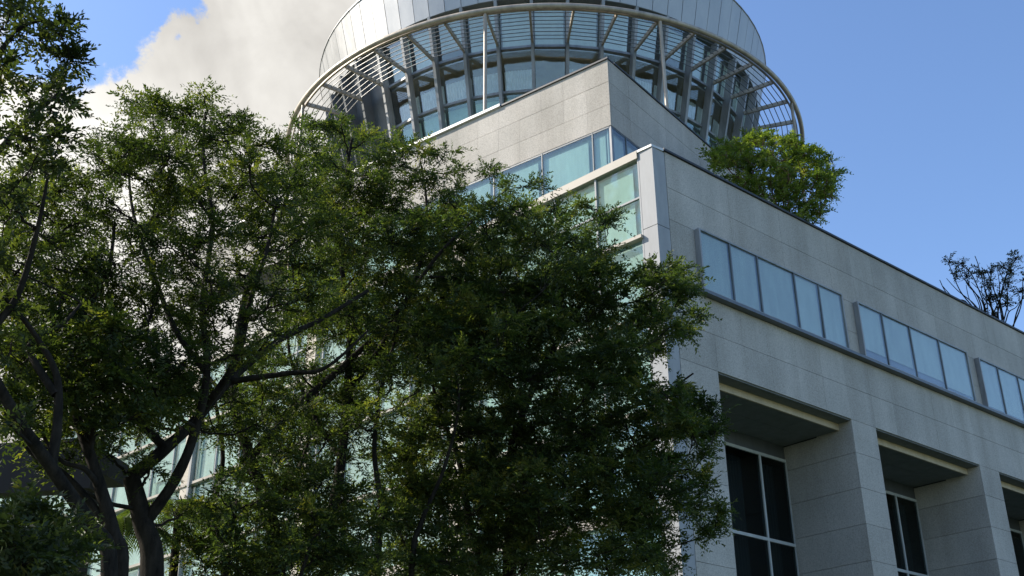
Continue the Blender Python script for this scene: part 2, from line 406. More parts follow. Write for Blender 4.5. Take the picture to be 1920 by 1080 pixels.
for q in range(24):
    fbox(FR, 'parapet_coping', 0.48 + 2.4*q, 0.48 + 2.4*(q+1) - 0.012, -0.07 + random.uniform(-.003, .003), 0.50, TOP-0.015, TOP+0.055, 'coping', B)
fbox(FR, 'coping_upstand', 0.60, END, 0.02, 0.10, TOP+0.058, TOP+0.085, 'white', B)
# metal corner pilaster
pz = [0.0, 2.2, 4.9, 7.5, 10.1, 12.7, 15.35, 17.99, 20.70]
for z0, z1 in zip(pz[:-1], pz[1:]):
    p = MB()
    p.add([FL.P(0.53, 0, z) for z in (z0+.01, z1-.01)] + [FL.P(0, 0, z) for z in (z0+.01, z1-.01)] + [FR.P(0.54, 0, z) for z in (z0+.01, z1-.01)]
          + [FR.P(0.54, 0.05, z) for z in (z0+.01, z1-.01)] + [FL.P(0.53, 0.05, z) for z in (z0+.01, z1-.01)],
          [(0, 2, 3, 1), (2, 4, 5, 3), (4, 6, 7, 5), (6, 8, 9, 7), (8, 0, 1, 9), (0, 8, 6, 4, 2), (1, 3, 5, 7, 9)])
    p.build('pilaster_panel', 'blue_metal' , B)
fbox(FL, 'pilaster_core', 0.10, 0.50, 0.06, 0.40, 0, 20.68, 'joint', B)
cp = MB(); cp.add([FL.P(0.55, -0.05, 20.70), FL.P(0, -0.03, 20.70)-FR.n*0, FR.P(0.47, -0.05, 20.70), FR.P(0.47, 0.4, 20.70), FL.P(0.55, 0.4, 20.70)]
    + [FL.P(0.55, -0.05, 20.78), FL.P(0, -0.03, 20.78), FR.P(0.47, -0.05, 20.78), FR.P(0.47, 0.4, 20.78), FL.P(0.55, 0.4, 20.78)],
    [(4, 3, 2, 1, 0), (5, 6, 7, 8, 9), (0, 1, 6, 5), (1, 2, 7, 6), (2, 3, 8, 7), (3, 4, 9, 8), (4, 0, 5, 9)])
cp.build('corner_coping', 'white', B)
# -- lower block, curtain-walled left face
LEN = 60.0
for q in range(17):
    fbox(FL, 'cream_coping', 0.56 + 3.5*q, 0.56 + 3.5*(q+1) - 0.014, -0.06 + random.uniform(-.004, .004), 0.40, 20.50, 20.78, 'cream', B)
lev = [17.76, 15.15, 12.3, 9.42, 6.3, 3.2]
for z in lev: fbox(FL, 'ledge', 0.54, LEN, -0.12, 0.12, z-0.055, z+0.055, 'cream', B)
fbox(FL, 'cream_beam', 0.54, LEN, -0.16, -0.125, 9.30, 9.62, 'cream', B)
piers = [8.2, 16.6, 25.0, 33.3, 41.7, 50.0, 58.4]
for s in piers:
    for z0, z1 in zip([0.3] + [v+0.06 for v in lev[::-1]], [v-0.06 for v in lev[::-1]] + [20.49]):
        h = (z0+z1)/2
        for za, zb in ((z0, h-0.006), (h+0.006, z1)): fbox(FL, 'pier_stone', s, s+0.62, -0.07, 0.2, za, zb, 'creamstone', B)
fbox(FL, 'drain_pipe', 24.72, 24.86, -0.2, -0.08, 0.2, 20.3, 'steel', B)
levs = [0.15] + [v+0.06 for v in lev[::-1]]; levt = [v-0.06 for v in lev[::-1]] + [20.49]
ms = [0.54, 2.27]
while ms[-1] < LEN-1: ms.append(ms[-1]+1.74)
for q, (s0, s1) in enumerate(zip(ms[:-1], ms[1:])):
    for r, (z0, z1) in enumerate(zip(levs, levt)):
        if z0 < 6: continue
        g = MB()
        g.box8(FL.eight(s0+0.003, s0+0.06, 0.0, 0.12, z0, z1))
        if r == len(levs)-1: g.box8(FL.eight(s0+0.06, s1, 0.02, 0.11, (z0+z1)/2-0.03, (z0+z1)/2+0.03))
        W = g.build('curtain_window', 'blue_metal', B)
        if r == len(levs)-1:
            zm = (z0+z1)/2
            fbox(FL, 'pane', s0+0.06, s1, 0.06, 0.07, z0, zm-0.03, 'g_green', W); fbox(FL, 'pane', s0+0.06, s1, 0.06, 0.07, zm+0.03, z1, 'g_green', W)
        else: fbox(FL, 'pane', s0+0.06, s1, 0.06, 0.07, z0, z1, 'g_green', W)
        fbox(FL, 'blind', s0+0.10+(0.25 if (q+r) % 3 == 0 else 0), s1-0.04, 0.14, 0.15, z0+(0.02 if (q*7+r*3) % 5 else 0.7), z1-0.12, 'mint' if s0 < 9 else 'paleblind', W)
lb = MB(); lb.box8(FL.eight(0.5, LEN, 0.24, 0.5, 0, 20.5)); lb.box8(FL.eight(0.56, LEN, -0.02, 0.24, 0, 5.9))
lb.build('inner_wall', 'mint', B)
# roof deck + rear walls
rf = MB(); q0 = FR.P(0.3, 0.3, 0); q1 = FR.P(END, 0.3, 0); q3 = FL.P(LEN, 0.3, 0)
q2 = Vector((q1.x-20, q1.y+35, 0)); q2b = Vector((q3.x+15, q3.y+25, 0))
pts = [q0, q1, q2, q2b, q3]
rf.add([(p.x, p.y, ROOF-0.3) for p in pts] + [(p.x, p.y, ROOF) for p in pts], [(4, 3, 2, 1, 0), (5, 6, 7, 8, 9)] + [(i, (i+1) % 5, (i+1) % 5 + 5, i+5) for i in range(5)])
rf.build('roof_deck', 'roof', B)
rw = MB()
for p, q in ((q1, q2), (q2, q2b), (q2b, q3)): rw.add([(p.x, p.y, 0), (q.x, q.y, 0), (q.x, q.y, 20.7), (p.x, p.y, 20.7)], [(0, 1, 2, 3)])
rw.build('rear_wall', 'stone', B)
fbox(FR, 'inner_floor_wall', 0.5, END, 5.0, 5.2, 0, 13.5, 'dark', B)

# -- upper block: stone band over a recessed glazed storey
UZ = [24.27, 25.17, 26.15, 27.12]
ub = MB(); UL_END, UR_END = 24.0, 30.0
ub.box8(FUL.eight(0.05, UL_END, 0.05, 0.35, 24.29, 27.10)); ub.box8(FUR.eight(0.05, UR_END, 0.05, 0.35, 24.29, 27.10))
ub.build('upper_backing_wall', 'joint', B)
for j in range(3):
    s = 0.0; n = 0
    while s < 13.5:
        s1 = s + (1.02 if s else 0.97); panel(FUL, s, s1, UZ[j], UZ[j+1], s < 10.5); s = s1
    s = 0.05
    while s < 22:
        s1 = s + 1.30; panel(FUR, s, s1, UZ[j], UZ[j+1], s < 8); s = s1
    panel(FUL, 13.5+0.6, UL_END, UZ[j], UZ[j+1], False); panel(FUR, 22, UR_END, UZ[j], UZ[j+1], False)
fbox(FUL, 'upper_coping', -0.03, 4.90, -0.06, 0.38, 27.12, 27.19, 'coping', B)
fbox(FUL, 'pale_coping', 4.91, UL_END, -0.10, 0.38, 27.125, 27.24, 'white', B)
fbox(FUR, 'upper_coping', 0.40, UR_END, -0.05, 0.38, 27.12, 27.185, 'coping', B)
us = MB()
u = [FUL.P(0, 0.05, 0), FUR.P(UR_END, 0.05, 0), FUR.P(UR_END, 14, 0), FUL.P(UL_END, 14, 0), FUL.P(UL_END, 0.05, 0)]
us.add([(p.x, p.y, 24.27) for p in (FUL.P(0.04, 0.04, 0), FUR.P(UR_END, 0.05, 0), FUR.P(UR_END, 1.2, 0), FUL.P(1.2, 1.2, 0), FUL.P(UL_END, 1.2, 0), FUL.P(UL_END, 0.05, 0))], [(0, 1, 2, 3), (0, 3, 4, 5)])
us.add([(p.x, p.y, 26.7) for p in u], [(0, 1, 2, 3, 4)])
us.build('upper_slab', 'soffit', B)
def upper_glaze(fr, muls, end, gm, bm, first):
    ss = [first] + muls + [end]
    for q, (s0, s1) in enumerate(zip(ss[:-1], ss[1:])):
        g = MB(); g.box8(fr.eight(s1-0.045, s1, 0.0, 0.12, ROOF, 24.265)); g.box8(fr.eight(s0, s1-0.045, 0.01, 0.12, 24.20, 24.265))
        W = g.build('clerestory_window', 'frame', B)
        fbox(fr, 'pane', s0, s1-0.045, 0.02, 0.03, ROOF, 24.20, gm, W)
        fbox(fr, 'blind', s0+0.22, s1-0.06, 0.11, 0.12, ROOF+0.2, 24.0, bm, W)
    fbox(fr, 'clerestory_wall', first, end, 0.22, 0.25, ROOF, 24.26, 'mint' if fr is FUL else 'blind', B)
upper_glaze(FUL, [0.83, 3.05, 5.3, 7.55, 9.8, 12.0, 14.2], 16.5, 'g_green', 'mint', 0.10)
upper_glaze(FUR, [1.0, 1.9, 3.1, 4.3], 6.0, 'g_blue', 'blind', 0.10)
fbox(FUL, 'corner_post', 0.02, 0.10, 0.02, 0.12, ROOF, 24.265, 'steel', B)

# -- the drum
DC = Vector((1.67, 50.0, 0)); NB = 44; STEP = 360/NB; PH = -7.9 - 4.5*STEP
def ang(k): return R(PH + STEP*k)
def dp(a, r, z): return Vector((DC.x + r*math.sin(a), DC.y - r*math.cos(a), z))
def Rg(z): return 10.20 + 0.243*(z - 32.33)
def wedge(name, a0, a1, r0, r1, z0, z1, mat, parent=None, rr=None, mb=None):   # a straight piece between two angles
    rr = rr or (lambda z: 0)
    vs = [dp(a, r + rr(z), z) for z in (z0, z1) for a, r in ((a0, r1), (a1, r1), (a1, r0), (a0, r0))]
    if mb is not None: mb.box8(vs); return
    b = MB(); b.box8(vs); return b.build(name, mat, parent or B)
def radial_bar(name, a, r0, r1, wd, z0, z1, mat, rr=None, parent=None, zi0=None, zi1=None, mb=None):
    rr = rr or (lambda z: 0); tn = Vector((math.cos(a), math.sin(a), 0))*wd/2
    vs = []
    for zo, zi in ((z0, zi0 if zi0 is not None else z0), (z1, zi1 if zi1 is not None else z1)):
        vs += [dp(a, r1+rr(zo), zo)-tn, dp(a, r1+rr(zo), zo)+tn, dp(a, r0+rr(zi), zi)+tn, dp(a, r0+rr(zi), zi)-tn]
    b = mb or MB(); b.box8(vs)
    return None if mb is not None else b.build(name, mat, parent or B)
gr = lambda z: Rg(z)
ZR = 32.30
tiers = [(28.35, 30.30, 'g_green'), (30.44, 32.26, 'g_drum'), (32.40, 34.38, 'g_drum')]
vis_k = [k for k in range(NB) if -112 < PH + STEP*(k+0.5) < 112]
rear = MB()
for k in range(NB):
    a0, a1 = ang(k), ang(k+1)
    if k not in vis_k and (k-NB) not in vis_k:
        wedge('', a0, a1, -0.1, 0.0, 20.4, 34.38, '', rr=gr, mb=rear)
        if True:
            radial_bar('', a0, -0.02, 0.50, 0.15, 20.4, 34.38, '', rr=gr, mb=rear)
        continue
    C = radial_bar('column_fin', a0, 0.02, 0.38, 0.115, 26.3, 34.36, 'steel', rr=gr)
    radial_bar('fin_edge', a0, 0.382, 0.41, 0.135, 26.3, 34.36, 'steel', rr=gr, parent=C)
    e = R(0.42)
    for (z0, z1, gm) in tiers:
        wedge('drum_pane', a0+e, a1-e, -0.03, -0.015, z0, z1, gm, rr=gr)
    for z in (30.37, 32.33): wedge('transom', a0+e, a1-e, -0.08, 0.10, z-0.06, z+0.06, 'steel', rr=lambda zz, zc=z: Rg(zc))
    wedge('drum_base_panel', a0+e, a1-e, -0.05, 0.0, 26.3, 28.33, 'g_green', rr=gr)
    # things behind the glass
    wedge('spandrel_blind', a0+e, a1-e, -0.30, -0.28, 26.4, 30.28, 'mint', rr=gr)
    wedge('roller_blind', a0+e*1.5, a1-e*1.5, -0.30, -0.28, 32.5 + (0.5 if (k*5) % 7 == 3 else 0), 34.3, 'blind', rr=gr)
    c = MB(); n = 18; top = 31.58
    for i in range(n):
        b0 = a0+e + (a1-a0-2*e)*i/n; b1 = a0+e + (a1-a0-2*e)*(i+1)/n
        r0 = -0.42 + 0.05*(i % 2); r1 = -0.42 + 0.05*((i+1) % 2)
        c.add([dp(b0, Rg(30.45)+r0, 30.45), dp(b1, Rg(30.45)+r1, 30.45), dp(b1, Rg(top)+r1, top), dp(b0, Rg(top)+r0, top)], [(0, 1, 2, 3)])
    if (k*3) % 11 != 4: c.build('curtain', 'curtain', B)
rear.build('rear_glazing', 'frame', B)
def disc(name, r, z, t, mat, r_in=0.0, n=88):
    b = MB(); vs = []
    for zz in (z-t, z):
        for i in range(n): vs.append(dp(2*math.pi*i/n, r, zz))
        for i in range(n): vs.append(dp(2*math.pi*i/n, max(r_in, 0.01), zz))
    f = []
    for i in range(n):
        j = (i+1) % n
        f += [(i, n+i, n+j, j), (2*n+i, 2*n+j, 3*n+j, 3*n+i), (i, j, 2*n+j, 2*n+i), (n+i, 3*n+i, 3*n+j, n+j)]
    b.add(vs, f); return b.build(name, mat, B)
disc('office_ceiling', 9.95, 32.38, 0.08, 'ceil'); disc('office_floor', 9.5, 30.42, 0.08, 'roof'); disc('lower_floor', 9.0, 28.3, 0.1, 'roof')
b = MB(); n = 40
for i in range(n):
    a0, a1 = 2*math.pi*i/n, 2*math.pi*(i+1)/n
    b.add([dp(a0, 6.2, 26), dp(a1, 6.2, 26), dp(a1, 6.2, 34.3), dp(a0, 6.2, 34.3)], [(0, 1, 2, 3)])
b.build('core_wall', 'core', B)
for k in vis_k[::2]:
    a = ang(k+0.5); wedge('ceiling_light', a-0.035, a+0.055, 8.3, 8.6, 32.26, 32.295, 'lamp')
    a = ang(k+1.2); wedge('ceiling_light', a-0.045, a+0.045, 7.1, 7.35, 32.26, 32.295, 'lamp')
# cladding band: two flat panels to every bay, flaring to the rim
bz0, bz1, br0, br1 = 34.42, 37.0, 11.0, 11.62
for k in range(NB*2):
    a0 = R(PH + STEP*k/2); a1 = R(PH + STEP*(k+1)/2); e = R(0.07)
    deg = (PH + STEP*(k+0.5)/2 + 180) % 360 - 180
    if abs(deg) > 122: wedge('cladding_panel', a0, a1, -0.08, 0.0, bz0, bz1, 'clad', rr=lambda z: br0 + (br1-br0)*(z-bz0)/(bz1-bz0)) if k % 2 == 0 and False else None
    wedge('cladding_panel', a0+e, a1-e, -0.06, random.uniform(-0.006, 0.006), bz0, bz1, 'clad', rr=lambda z: br0 + (br1-br0)*(z-bz0)/(bz1-bz0))
disc('band_soffit', 10.98, 34.46, 0.06, 'soffit', 9.9); disc('band_backing', 10.94, 36.9, 2.4, 'joint', 10.4); disc('drum_roof', 11.66, 37.06, 0.05, 'clad')
# horizontal sunshade: ring, brackets, slats, posts
def torus(name, Rm, z, rx, rz, mat, n=176, m=8):
    b = MB(); vs = []; f = []
    for i in range(n):
        a = 2*math.pi*i/n
        for j in range(m):
            t = 2*math.pi*(j+0.5)/m; vs.append(dp(a, Rm + rx*math.cos(t), z + rz*math.sin(t)))
    for i in range(n):
        for j in range(m): f.append((i*m+j, i*m+(j+1) % m, ((i+1) % n)*m+(j+1) % m, ((i+1) % n)*m+j))
    b.add(vs, f); return b.build(name, mat, B, smooth=True)
torus('sunshade_ring', 12.92, ZR, 0.11, 0.13, 'ringp'); torus('inner_ring', 12.70, ZR+0.02, 0.04, 0.10, 'ringp', m=4)
far = MB()
for k in range(NB):
    mid = (PH + STEP*(k+0.5) + 180) % 360 - 180
    show = abs(mid) < 125
    a0, a1 = ang(k), ang(k+1)
    radial_bar('sunshade_bracket', a0, 10.62, 12.68, 0.09, ZR-0.11, ZR+0.09, 'ringp' , zi0=ZR-0.06, zi1=ZR+0.12)
    e = R(0.22)
    for i in range(8):
        r = 10.80 + 0.245*i
        if show and (i % 1 == 0): wedge('louver_slat', a0+e, a1-e, r-0.018, r+0.018, ZR-0.009, ZR+0.009, 'slat')
        else: wedge('', a0+e, a1-e, r-0.018, r+0.018, ZR-0.009, ZR+0.009, '', mb=far)
fo = far.build('far_louver_slats', 'slat', B); fo['kind'] = 'stuff'
for a in (-12.0, 20.9, -61.0, 62.0, -110, 110):
    b = MB(); m = 8; vs = [dp(R(a), 12.86, z) + Vector((0.075*math.cos(2*math.pi*j/m), 0.075*math.sin(2*math.pi*j/m), 0)) for z in (20.4 if abs(a) > 50 else 26.7, ZR-0.1) for j in range(m)]
    b.add(vs, [(j, (j+1) % m, m+(j+1) % m, m+j) for j in range(m)]); b.build('sunshade_post', 'ringp', B, smooth=True)
ro_ = rest.build('stone_cladding', 'stone', B); ro_['kind'] = 'stuff'
print('panels', npan)

# ------------------------------------------------------------------ trees
def tube(V, Fc, pts, rad, n):
    pts = [Vector(p) for p in pts]; base = len(V)
    up = Vector((0.3, 0.2, 1)).normalized()
    for i, p in enumerate(pts):
        d = (pts[min(i+1, len(pts)-1)] - pts[max(i-1, 0)])
        if d.length < 1e-6: d = Vector((0, 0, 1))
        d.normalize(); x = d.cross(up)
        if x.length < 0.05: x = d.cross(Vector((1, 0, 0)))
        x.normalize(); y = d.cross(x); r = rad[i]
        for j in range(n):
            t = 2*math.pi*j/n; V.append(p + (x*math.cos(t) + y*math.sin(t))*r)
    for i in range(len(pts)-1):
        for j in range(n):
            Fc.append((base+i*n+j, base+i*n+(j+1) % n, base+(i+1)*n+(j+1) % n, base+(i+1)*n+j))
def smoothline(pts, k=4, wob=0.0):
    P = [Vector(p) for p in pts]; out = []
    for i in range(len(P)-1):
        p0, p1, p2, p3 = P[max(i-1, 0)], P[i], P[i+1], P[min(i+2, len(P)-1)]
        for q in range(k):
            t = q/k
            v = 0.5*((2*p1) + (p2-p0)*t + (2*p0-5*p1+4*p2-p3)*t*t + (-p0+3*p1-3*p2+p3)*t**3)
            if wob: v = v + Vector((random.gauss(0, wob), random.gauss(0, wob), random.gauss(0, wob)))
            out.append(v)
    out.append(P[-1]); return out
def inpoly(x, y, P):
    c = False; j = len(P)-1
    for i in range(len(P)):
        if (P[i][1] > y) != (P[j][1] > y) and x < (P[j][0]-P[i][0])*(y-P[i][1])/(P[j][1]-P[i][1]) + P[i][0]: c = not c
        j = i
    return c
def edgedist(x, y, P):
    d = 1e9
    for i in range(len(P)):
        ax, ay = P[i-1]; bx, by = P[i]; dx, dy = bx-ax, by-ay
        t = max(0, min(1, ((x-ax)*dx + (y-ay)*dy)/(dx*dx+dy*dy+1e-9))); d = min(d, math.hypot(x-ax-t*dx, y-ay-t*dy))
    return d
def lobes_in(poly, Dr, r_px, spacing, tries=4000):
    xs = [p[0] for p in poly]; ys = [p[1] for p in poly]; out = []
    for _ in range(tries):
        x, y = random.uniform(min(xs), max(xs)), random.uniform(min(ys), max(ys)); r = random.uniform(*r_px)
        if not inpoly(x, y, poly) or edgedist(x, y, poly) < r*0.62: continue
        D = random.uniform(*Dr)
        if any(math.hypot(x-a, y-b_) < spacing and abs(D-c) < 1.3 for a, b_, c, _r in out): continue
        out.append((x, y, D, r))
    return out
def leaves(name, base, dirs, mat, parent, L=0.33, n=14, leaf=0.065, wid=0.42, droop=0.25, tintf=None, loc=None):
    """pinnate sprays: base (N,3), dirs (N,3) -> one leaf mesh"""
    Nn = len(base); d = dirs/np.linalg.norm(dirs, axis=1, keepdims=True)
    up = np.zeros((Nn, 3)); up[:, 2] = 1; up += rng.normal(0, 0.35, (Nn, 3))
    side = np.cross(d, up); side /= np.linalg.norm(side, axis=1, keepdims=True) + 1e-9
    nrm = np.cross(side, d)
    t = (np.arange(n)//2 + 0.6)/(n/2); sg = np.where(np.arange(n) % 2 == 0, 1.0, -1.0)
    Ls = L*rng.uniform(0.7, 1.25, (Nn, 1))
    tt = t[None, :]
    pos = base[:, None, :] + d[:, None, :]*(tt*Ls)[..., None] - np.array([0, 0, 1.0])*((tt**2)*Ls*droop)[..., None]
    a = 0.95 - 0.45*tt + rng.normal(0, 0.22, (Nn, n))
    ld = d[:, None, :]*np.cos(a)[..., None] + side[:, None, :]*(sg[None, :]*np.sin(a))[..., None] + nrm[:, None, :]*rng.normal(-0.12, 0.32, (Nn, n))[..., None]
    ld /= np.linalg.norm(ld, axis=2, keepdims=True)
    ln = leaf*rng.uniform(0.65, 1.25, (Nn, n))*(1.05 - 0.35*tt**2)
    wv = np.cross(ld, nrm[:, None, :] + rng.normal(0, 0.45, (Nn, n, 3))); wv /= np.linalg.norm(wv, axis=2, keepdims=True) + 1e-9
    ln = ln[..., None]; hw = ln*wid/2
    fold = np.cross(wv, ld)*hw*0.35
    v = np.empty((Nn, n, 4, 3))
    v[:, :, 0] = pos; v[:, :, 1] = pos + ld*ln*0.45 + wv*hw + fold; v[:, :, 2] = pos + ld*ln; v[:, :, 3] = pos + ld*ln*0.45 - wv*hw + fold
    c = np.array(loc if loc is not None else v.reshape(-1, 3).mean(0))
    vv = (v.reshape(-1, 3) - c).astype(np.float32); T = Nn*n
    me = bpy.data.meshes.new(name); me.vertices.add(T*4); me.vertices.foreach_set('co', vv.ravel())
    idx = np.arange(T)[:, None]*4; tri = np.concatenate([idx + np.array([[0, 1, 2]]), idx + np.array([[0, 2, 3]])], axis=1).reshape(-1)
    me.loops.add(T*6); me.loops.foreach_set('vertex_index', tri.astype(np.int32))
    me.polygons.add(T*2); me.polygons.foreach_set('loop_start', (np.arange(T*2)*3).astype(np.int32)); me.polygons.foreach_set('loop_total', np.full(T*2, 3, np.int32))
    me.materials.append(MT[mat]); me.update(); me.validate()
    tint = np.clip(rng.normal(0.45, 0.22, (Nn, 1)) + rng.normal(0, 0.10, (Nn, n)), 0, 0.93)
    tint[rng.random((Nn, n)) < 0.004] = 1.0
    if tintf is not None: tint = np.clip(tint + tintf[:, None], 0, 0.95)
    at_ = me.attributes.new('tint', 'FLOAT', 'POINT'); at_.data.foreach_set('value', np.repeat(tint.ravel(), 4).astype(np.float32))
    o = link(name, me, c, parent); o['kind'] = 'stuff'; return o
NL = [0]; DENS = 1.25
def tree(name, label, cat, base, limbs, lobes, leafmat_, bark='bark', flat=0.6, twigs=10, per=9, L=0.33, n=14, leaf=0.065, wid=0.42,
         droop=0.25, group=None, trunk_name='trunk', limb_w=0.012, sides=8, dens=1.0, bare=0.0):
    """limbs: [(points, r_start, r_end)], lobes: [(px, py, D, r_px)] or world (Vector, radius)"""
    T = empty(name, base, label, cat, group)
    V, Fc = [], []; nodes = []
    for pts, r0, r1 in limbs:
        sp = smoothline(pts, 5, 0.0); m = len(sp)
        rad = [r0 + (r1-r0)*(i/(m-1))**0.8 for i in range(m)]
        tube(V, Fc, sp, rad, sides)
        nodes += [(p, r) for p, r in zip(sp[m//4:], rad[m//4:])]
    V2, F2 = [], []
    bs, ds, tf = [], [], []
    L2 = []
    for lb_ in lobes:
        if len(lb_) == 4:
            c = at(lb_[0], lb_[1], lb_[2]); r = lb_[3]*(c-EYE).length/F_PX
        else: c, r = lb_
        L2.append((c, r))
    root = Vector(base); L2.sort(key=lambda q: (q[0]-nodes[0][0]).length)
    NP = np.array([tuple(p) for p, _ in nodes]); NR = [r for _, r in nodes]
    for c, r in L2:
        ca = np.array(c)
        # prefer attachment points lower than the lobe
        dist = np.linalg.norm(NP - ca, axis=1) + np.where(NP[:, 2] > c.z - 0.15, 1.3*(NP[:, 2] - c.z + 0.5), 0)
        i = int(dist.argmin()); p = Vector(NP[i]); dd = (c-p).length
        r0 = min(NR[i]*0.75, limb_w*1.2 + dd*0.010); 
        mid = p.lerp(c, 0.5) + Vector((random.gauss(0, 0.08), random.gauss(0, 0.08), -0.10*dd + random.gauss(0, 0.06)))*min(1, dd)
        sp = smoothline([p, mid, c], 4, 0.015); rad = [r0 + (limb_w*0.7-r0)*(q/(len(sp)-1)) for q in range(len(sp))]
        tube(V, Fc, sp, rad, 5)
        NP = np.vstack([NP, np.array([tuple(q) for q in sp[1:]])]); NR += rad[1:]
        tl = random.gauss(0, 0.13)
        k = max(4, int(DENS*dens*twigs*(r/0.7)**1.6))
        for _ in range(k):
            u = Vector((random.gauss(0, 1), random.gauss(0, 1), random.gauss(0, 1))).normalized()
            q = random.uniform(0.55, 1.05)
            end = c + Vector((u.x*r*q, u.y*r*q, u.z*r*q*flat))
            st = sp[random.randint(len(sp)//2, len(sp)-1)]
            m_ = st.lerp(end, 0.5) + Vector((random.gauss(0, 0.1), random.gauss(0, 0.1), random.gauss(0, 0.06) + 0.04))*r
            tp = smoothline([st, m_, end], 3, 0.01)
            tube(V2, F2, tp, [limb_w*0.6*(1-0.75*x/(len(tp)-1)) for x in range(len(tp))], 3)
            if random.random() < bare: continue
            for s_ in range(per):
                f = random.uniform(0.3, 1.0)*(len(tp)-1); i0 = min(int(f), len(tp)-2); b_ = tp[i0].lerp(tp[i0+1], f-i0)
                dv = (tp[i0+1]-tp[i0]).normalized()*0.6 + Vector((random.gauss(0, 0.6), random.gauss(0, 0.6), random.gauss(0.12, 0.35)))
                bs.append(tuple(b_)); ds.append(tuple(dv)); tf.append(tl)
    me_v = MB(); me_v.v = [tuple(v) for v in V]; me_v.f = Fc
    me_v.build(trunk_name, bark, T, smooth=True)
    tw = MB(); tw.v = [tuple(v) for v in V2]; tw.f = F2; to = tw.build('twigs', bark, T); to['kind'] = 'stuff'
    leaves('crown', np.array(bs), np.array(ds), leafmat_, T, L=L, n=n, leaf=leaf, wid=wid, droop=droop, tintf=np.array(tf))
    NL[0] += len(bs)*n
    return T
def ground(px, py, D):
    p = at(px, py, D); return Vector((p.x, p.y, 0))
def path(pts): return [at(*p) for p in pts]

# tree B: spreading feathery tree with the forked trunk
D = 14.5
gB = ground(292, 1080, D)
limbsB = [
    ([gB, (gB.x, gB.y, 2.2)] + path([(285, 1080, D), (268, 980, D), (246, 895, D)]), 0.20, 0.105),
    (path([(246, 895, D), (300, 850, D), (365, 790, D+.2), (430, 715, D+.5), (520, 640, D+.8), (600, 600, D+1), (690, 545, D+1.3)]), 0.10, 0.025),
    (path([(268, 985, D), (325, 905, D-.1), (362, 820, D-.2), (388, 700, D-.3), (380, 570, D-.3), (398, 420, D), (382, 300, D), (385, 210, D)]), 0.085, 0.015),
    (path([(312, 842, D), (262, 790, D), (225, 735, D+.2), (190, 650, D+.4), (120, 560, D+.6), (60, 480, D+.9)]), 0.065, 0.02),
    (path([(365, 790, D+.2), (440, 680, D-.4), (470, 560, D-.6), (500, 470, D-.6), (520, 370, D-.4)]), 0.06, 0.018),
    (path([(388, 700, D-.3), (330, 620, D-.2), (290, 520, D), (250, 400, D+.3), (240, 300, D+.5)]), 0.05, 0.015),
    (path([(430, 715, D+.5), (540, 700, D+.2), (610, 690, D), (690, 620, D)]), 0.05, 0.015),
]
polyB = [(225, 185), (300, 178), (345, 182), (382, 158), (440, 190), (465, 240), (520, 250), (560, 300), (600, 330), (640, 420), (640, 560), (600, 640), (480, 690), (420, 740), (300, 770), (215, 735), (120, 760), (40, 720), (-60, 700), (-60, 330), (60, 280), (140, 290), (190, 260)]
lobB = lobes_in(polyB, (13.2, 16.2), (48, 88), 58)
lobB += [(x, y, 14.5 + random.uniform(-.7, .7), r) for x, y, r in ((250, 190, 26), (300, 195, 30), (350, 200, 30), (385, 180, 26), (430, 215, 30), (450, 245, 26), (215, 255, 30), (235, 300, 32), (500, 265, 28), (535, 280, 26), (180, 280, 26), (130, 860, 45), (85, 880, 35), (200, 845, 45), (280, 880, 30), (350, 960, 30))]
lobB += lobes_in([(200, 720), (420, 720), (520, 690), (560, 800), (440, 860), (330, 800), (240, 850)], (14.8, 17.0), (30, 50), 48)
tree('spreading_tree', 'broad feathery-leaved tree with thick forked grey trunk in left foreground, its crown against the cloud', 'tree', gB, limbsB, lobB, 'leaf_b', limb_w=0.017, twigs=11, per=9, flat=0.42, dens=1.15, leaf=0.070, wid=0.34, droop=0.3)

# tree A: tall dark tree at the left edge, leaning trunk
D = 11.5
gA = ground(215, 1080, 12.6)
limbsA = [
    ([gA, (gA.x, gA.y, 1.5)] + path([(205, 1080, 12.6), (165, 980, 12.5), (95, 875, 12.3), (30, 780, 12), (-40, 640, 11.8), (-90, 420, 11.5), (-60, 200, 11.5), (-20, 60, 11.5)]), 0.115, 0.03),
    (path([(-40, 640, 11.8), (30, 560, 11.8), (70, 430, 11.6), (90, 330, 11.5)]), 0.05, 0.015),
    (path([(-60, 200, 11.5), (20, 70, 11.5), (70, 40, 11.5), (110, 45, 11.5)]), 0.035, 0.012),
    (path([(-90, 420, 11.5), (0, 280, 11.4), (80, 200, 11.3), (120, 175, 11.3)]), 0.045, 0.012),
    (path([(95, 875, 12.3), (108, 790, 12.3), (105, 700, 12.3), (60, 620, 12.2), (10, 560, 12)]), 0.065, 0.02),
    (path([(105, 740, 12.3), (55, 650, 12.5), (115, 610, 12.6), (160, 560, 12.8)]), 0.05, 0.015),
]
polyA = [(-120, -120), (80, -120), (95, 10), (70, 60), (20, 100), (60, 110), (20, 160), (90, 160), (140, 190), (120, 240), (100, 300), (60, 400), (-120, 460)]
lobA = lobes_in(polyA, (10.6, 12.6), (30, 52), 60)
lobA += [(x, y, 11.5 + random.uniform(-.4, .4), r) for x, y, r in ((100, 45, 30), (120, 50, 20), (65, 30, 28), (120, 108, 22), (138, 105, 16), (75, 75, 22), (30, 60, 28), (135, 190, 22), (110, 175, 26), (95, 140, 18), (120, 255, 26), (60, 250, 30), (90, 300, 26), (20, 20, 30), (10, 120, 26))]
lobA += lobes_in([(-60, 420), (40, 420), (80, 600), (60, 800), (-60, 820)], (11.2, 12.8), (40, 60), 75)
tree('tall_tree', 'tall dark broad-leaved tree leaning in from the left edge, its leafy boughs against blue sky', 'tree', gA, limbsA, lobA, 'leaf_a', twigs=9, per=5, flat=0.55, dens=0.50, leaf=0.082, wid=0.44, L=0.26, n=12, droop=0.2)

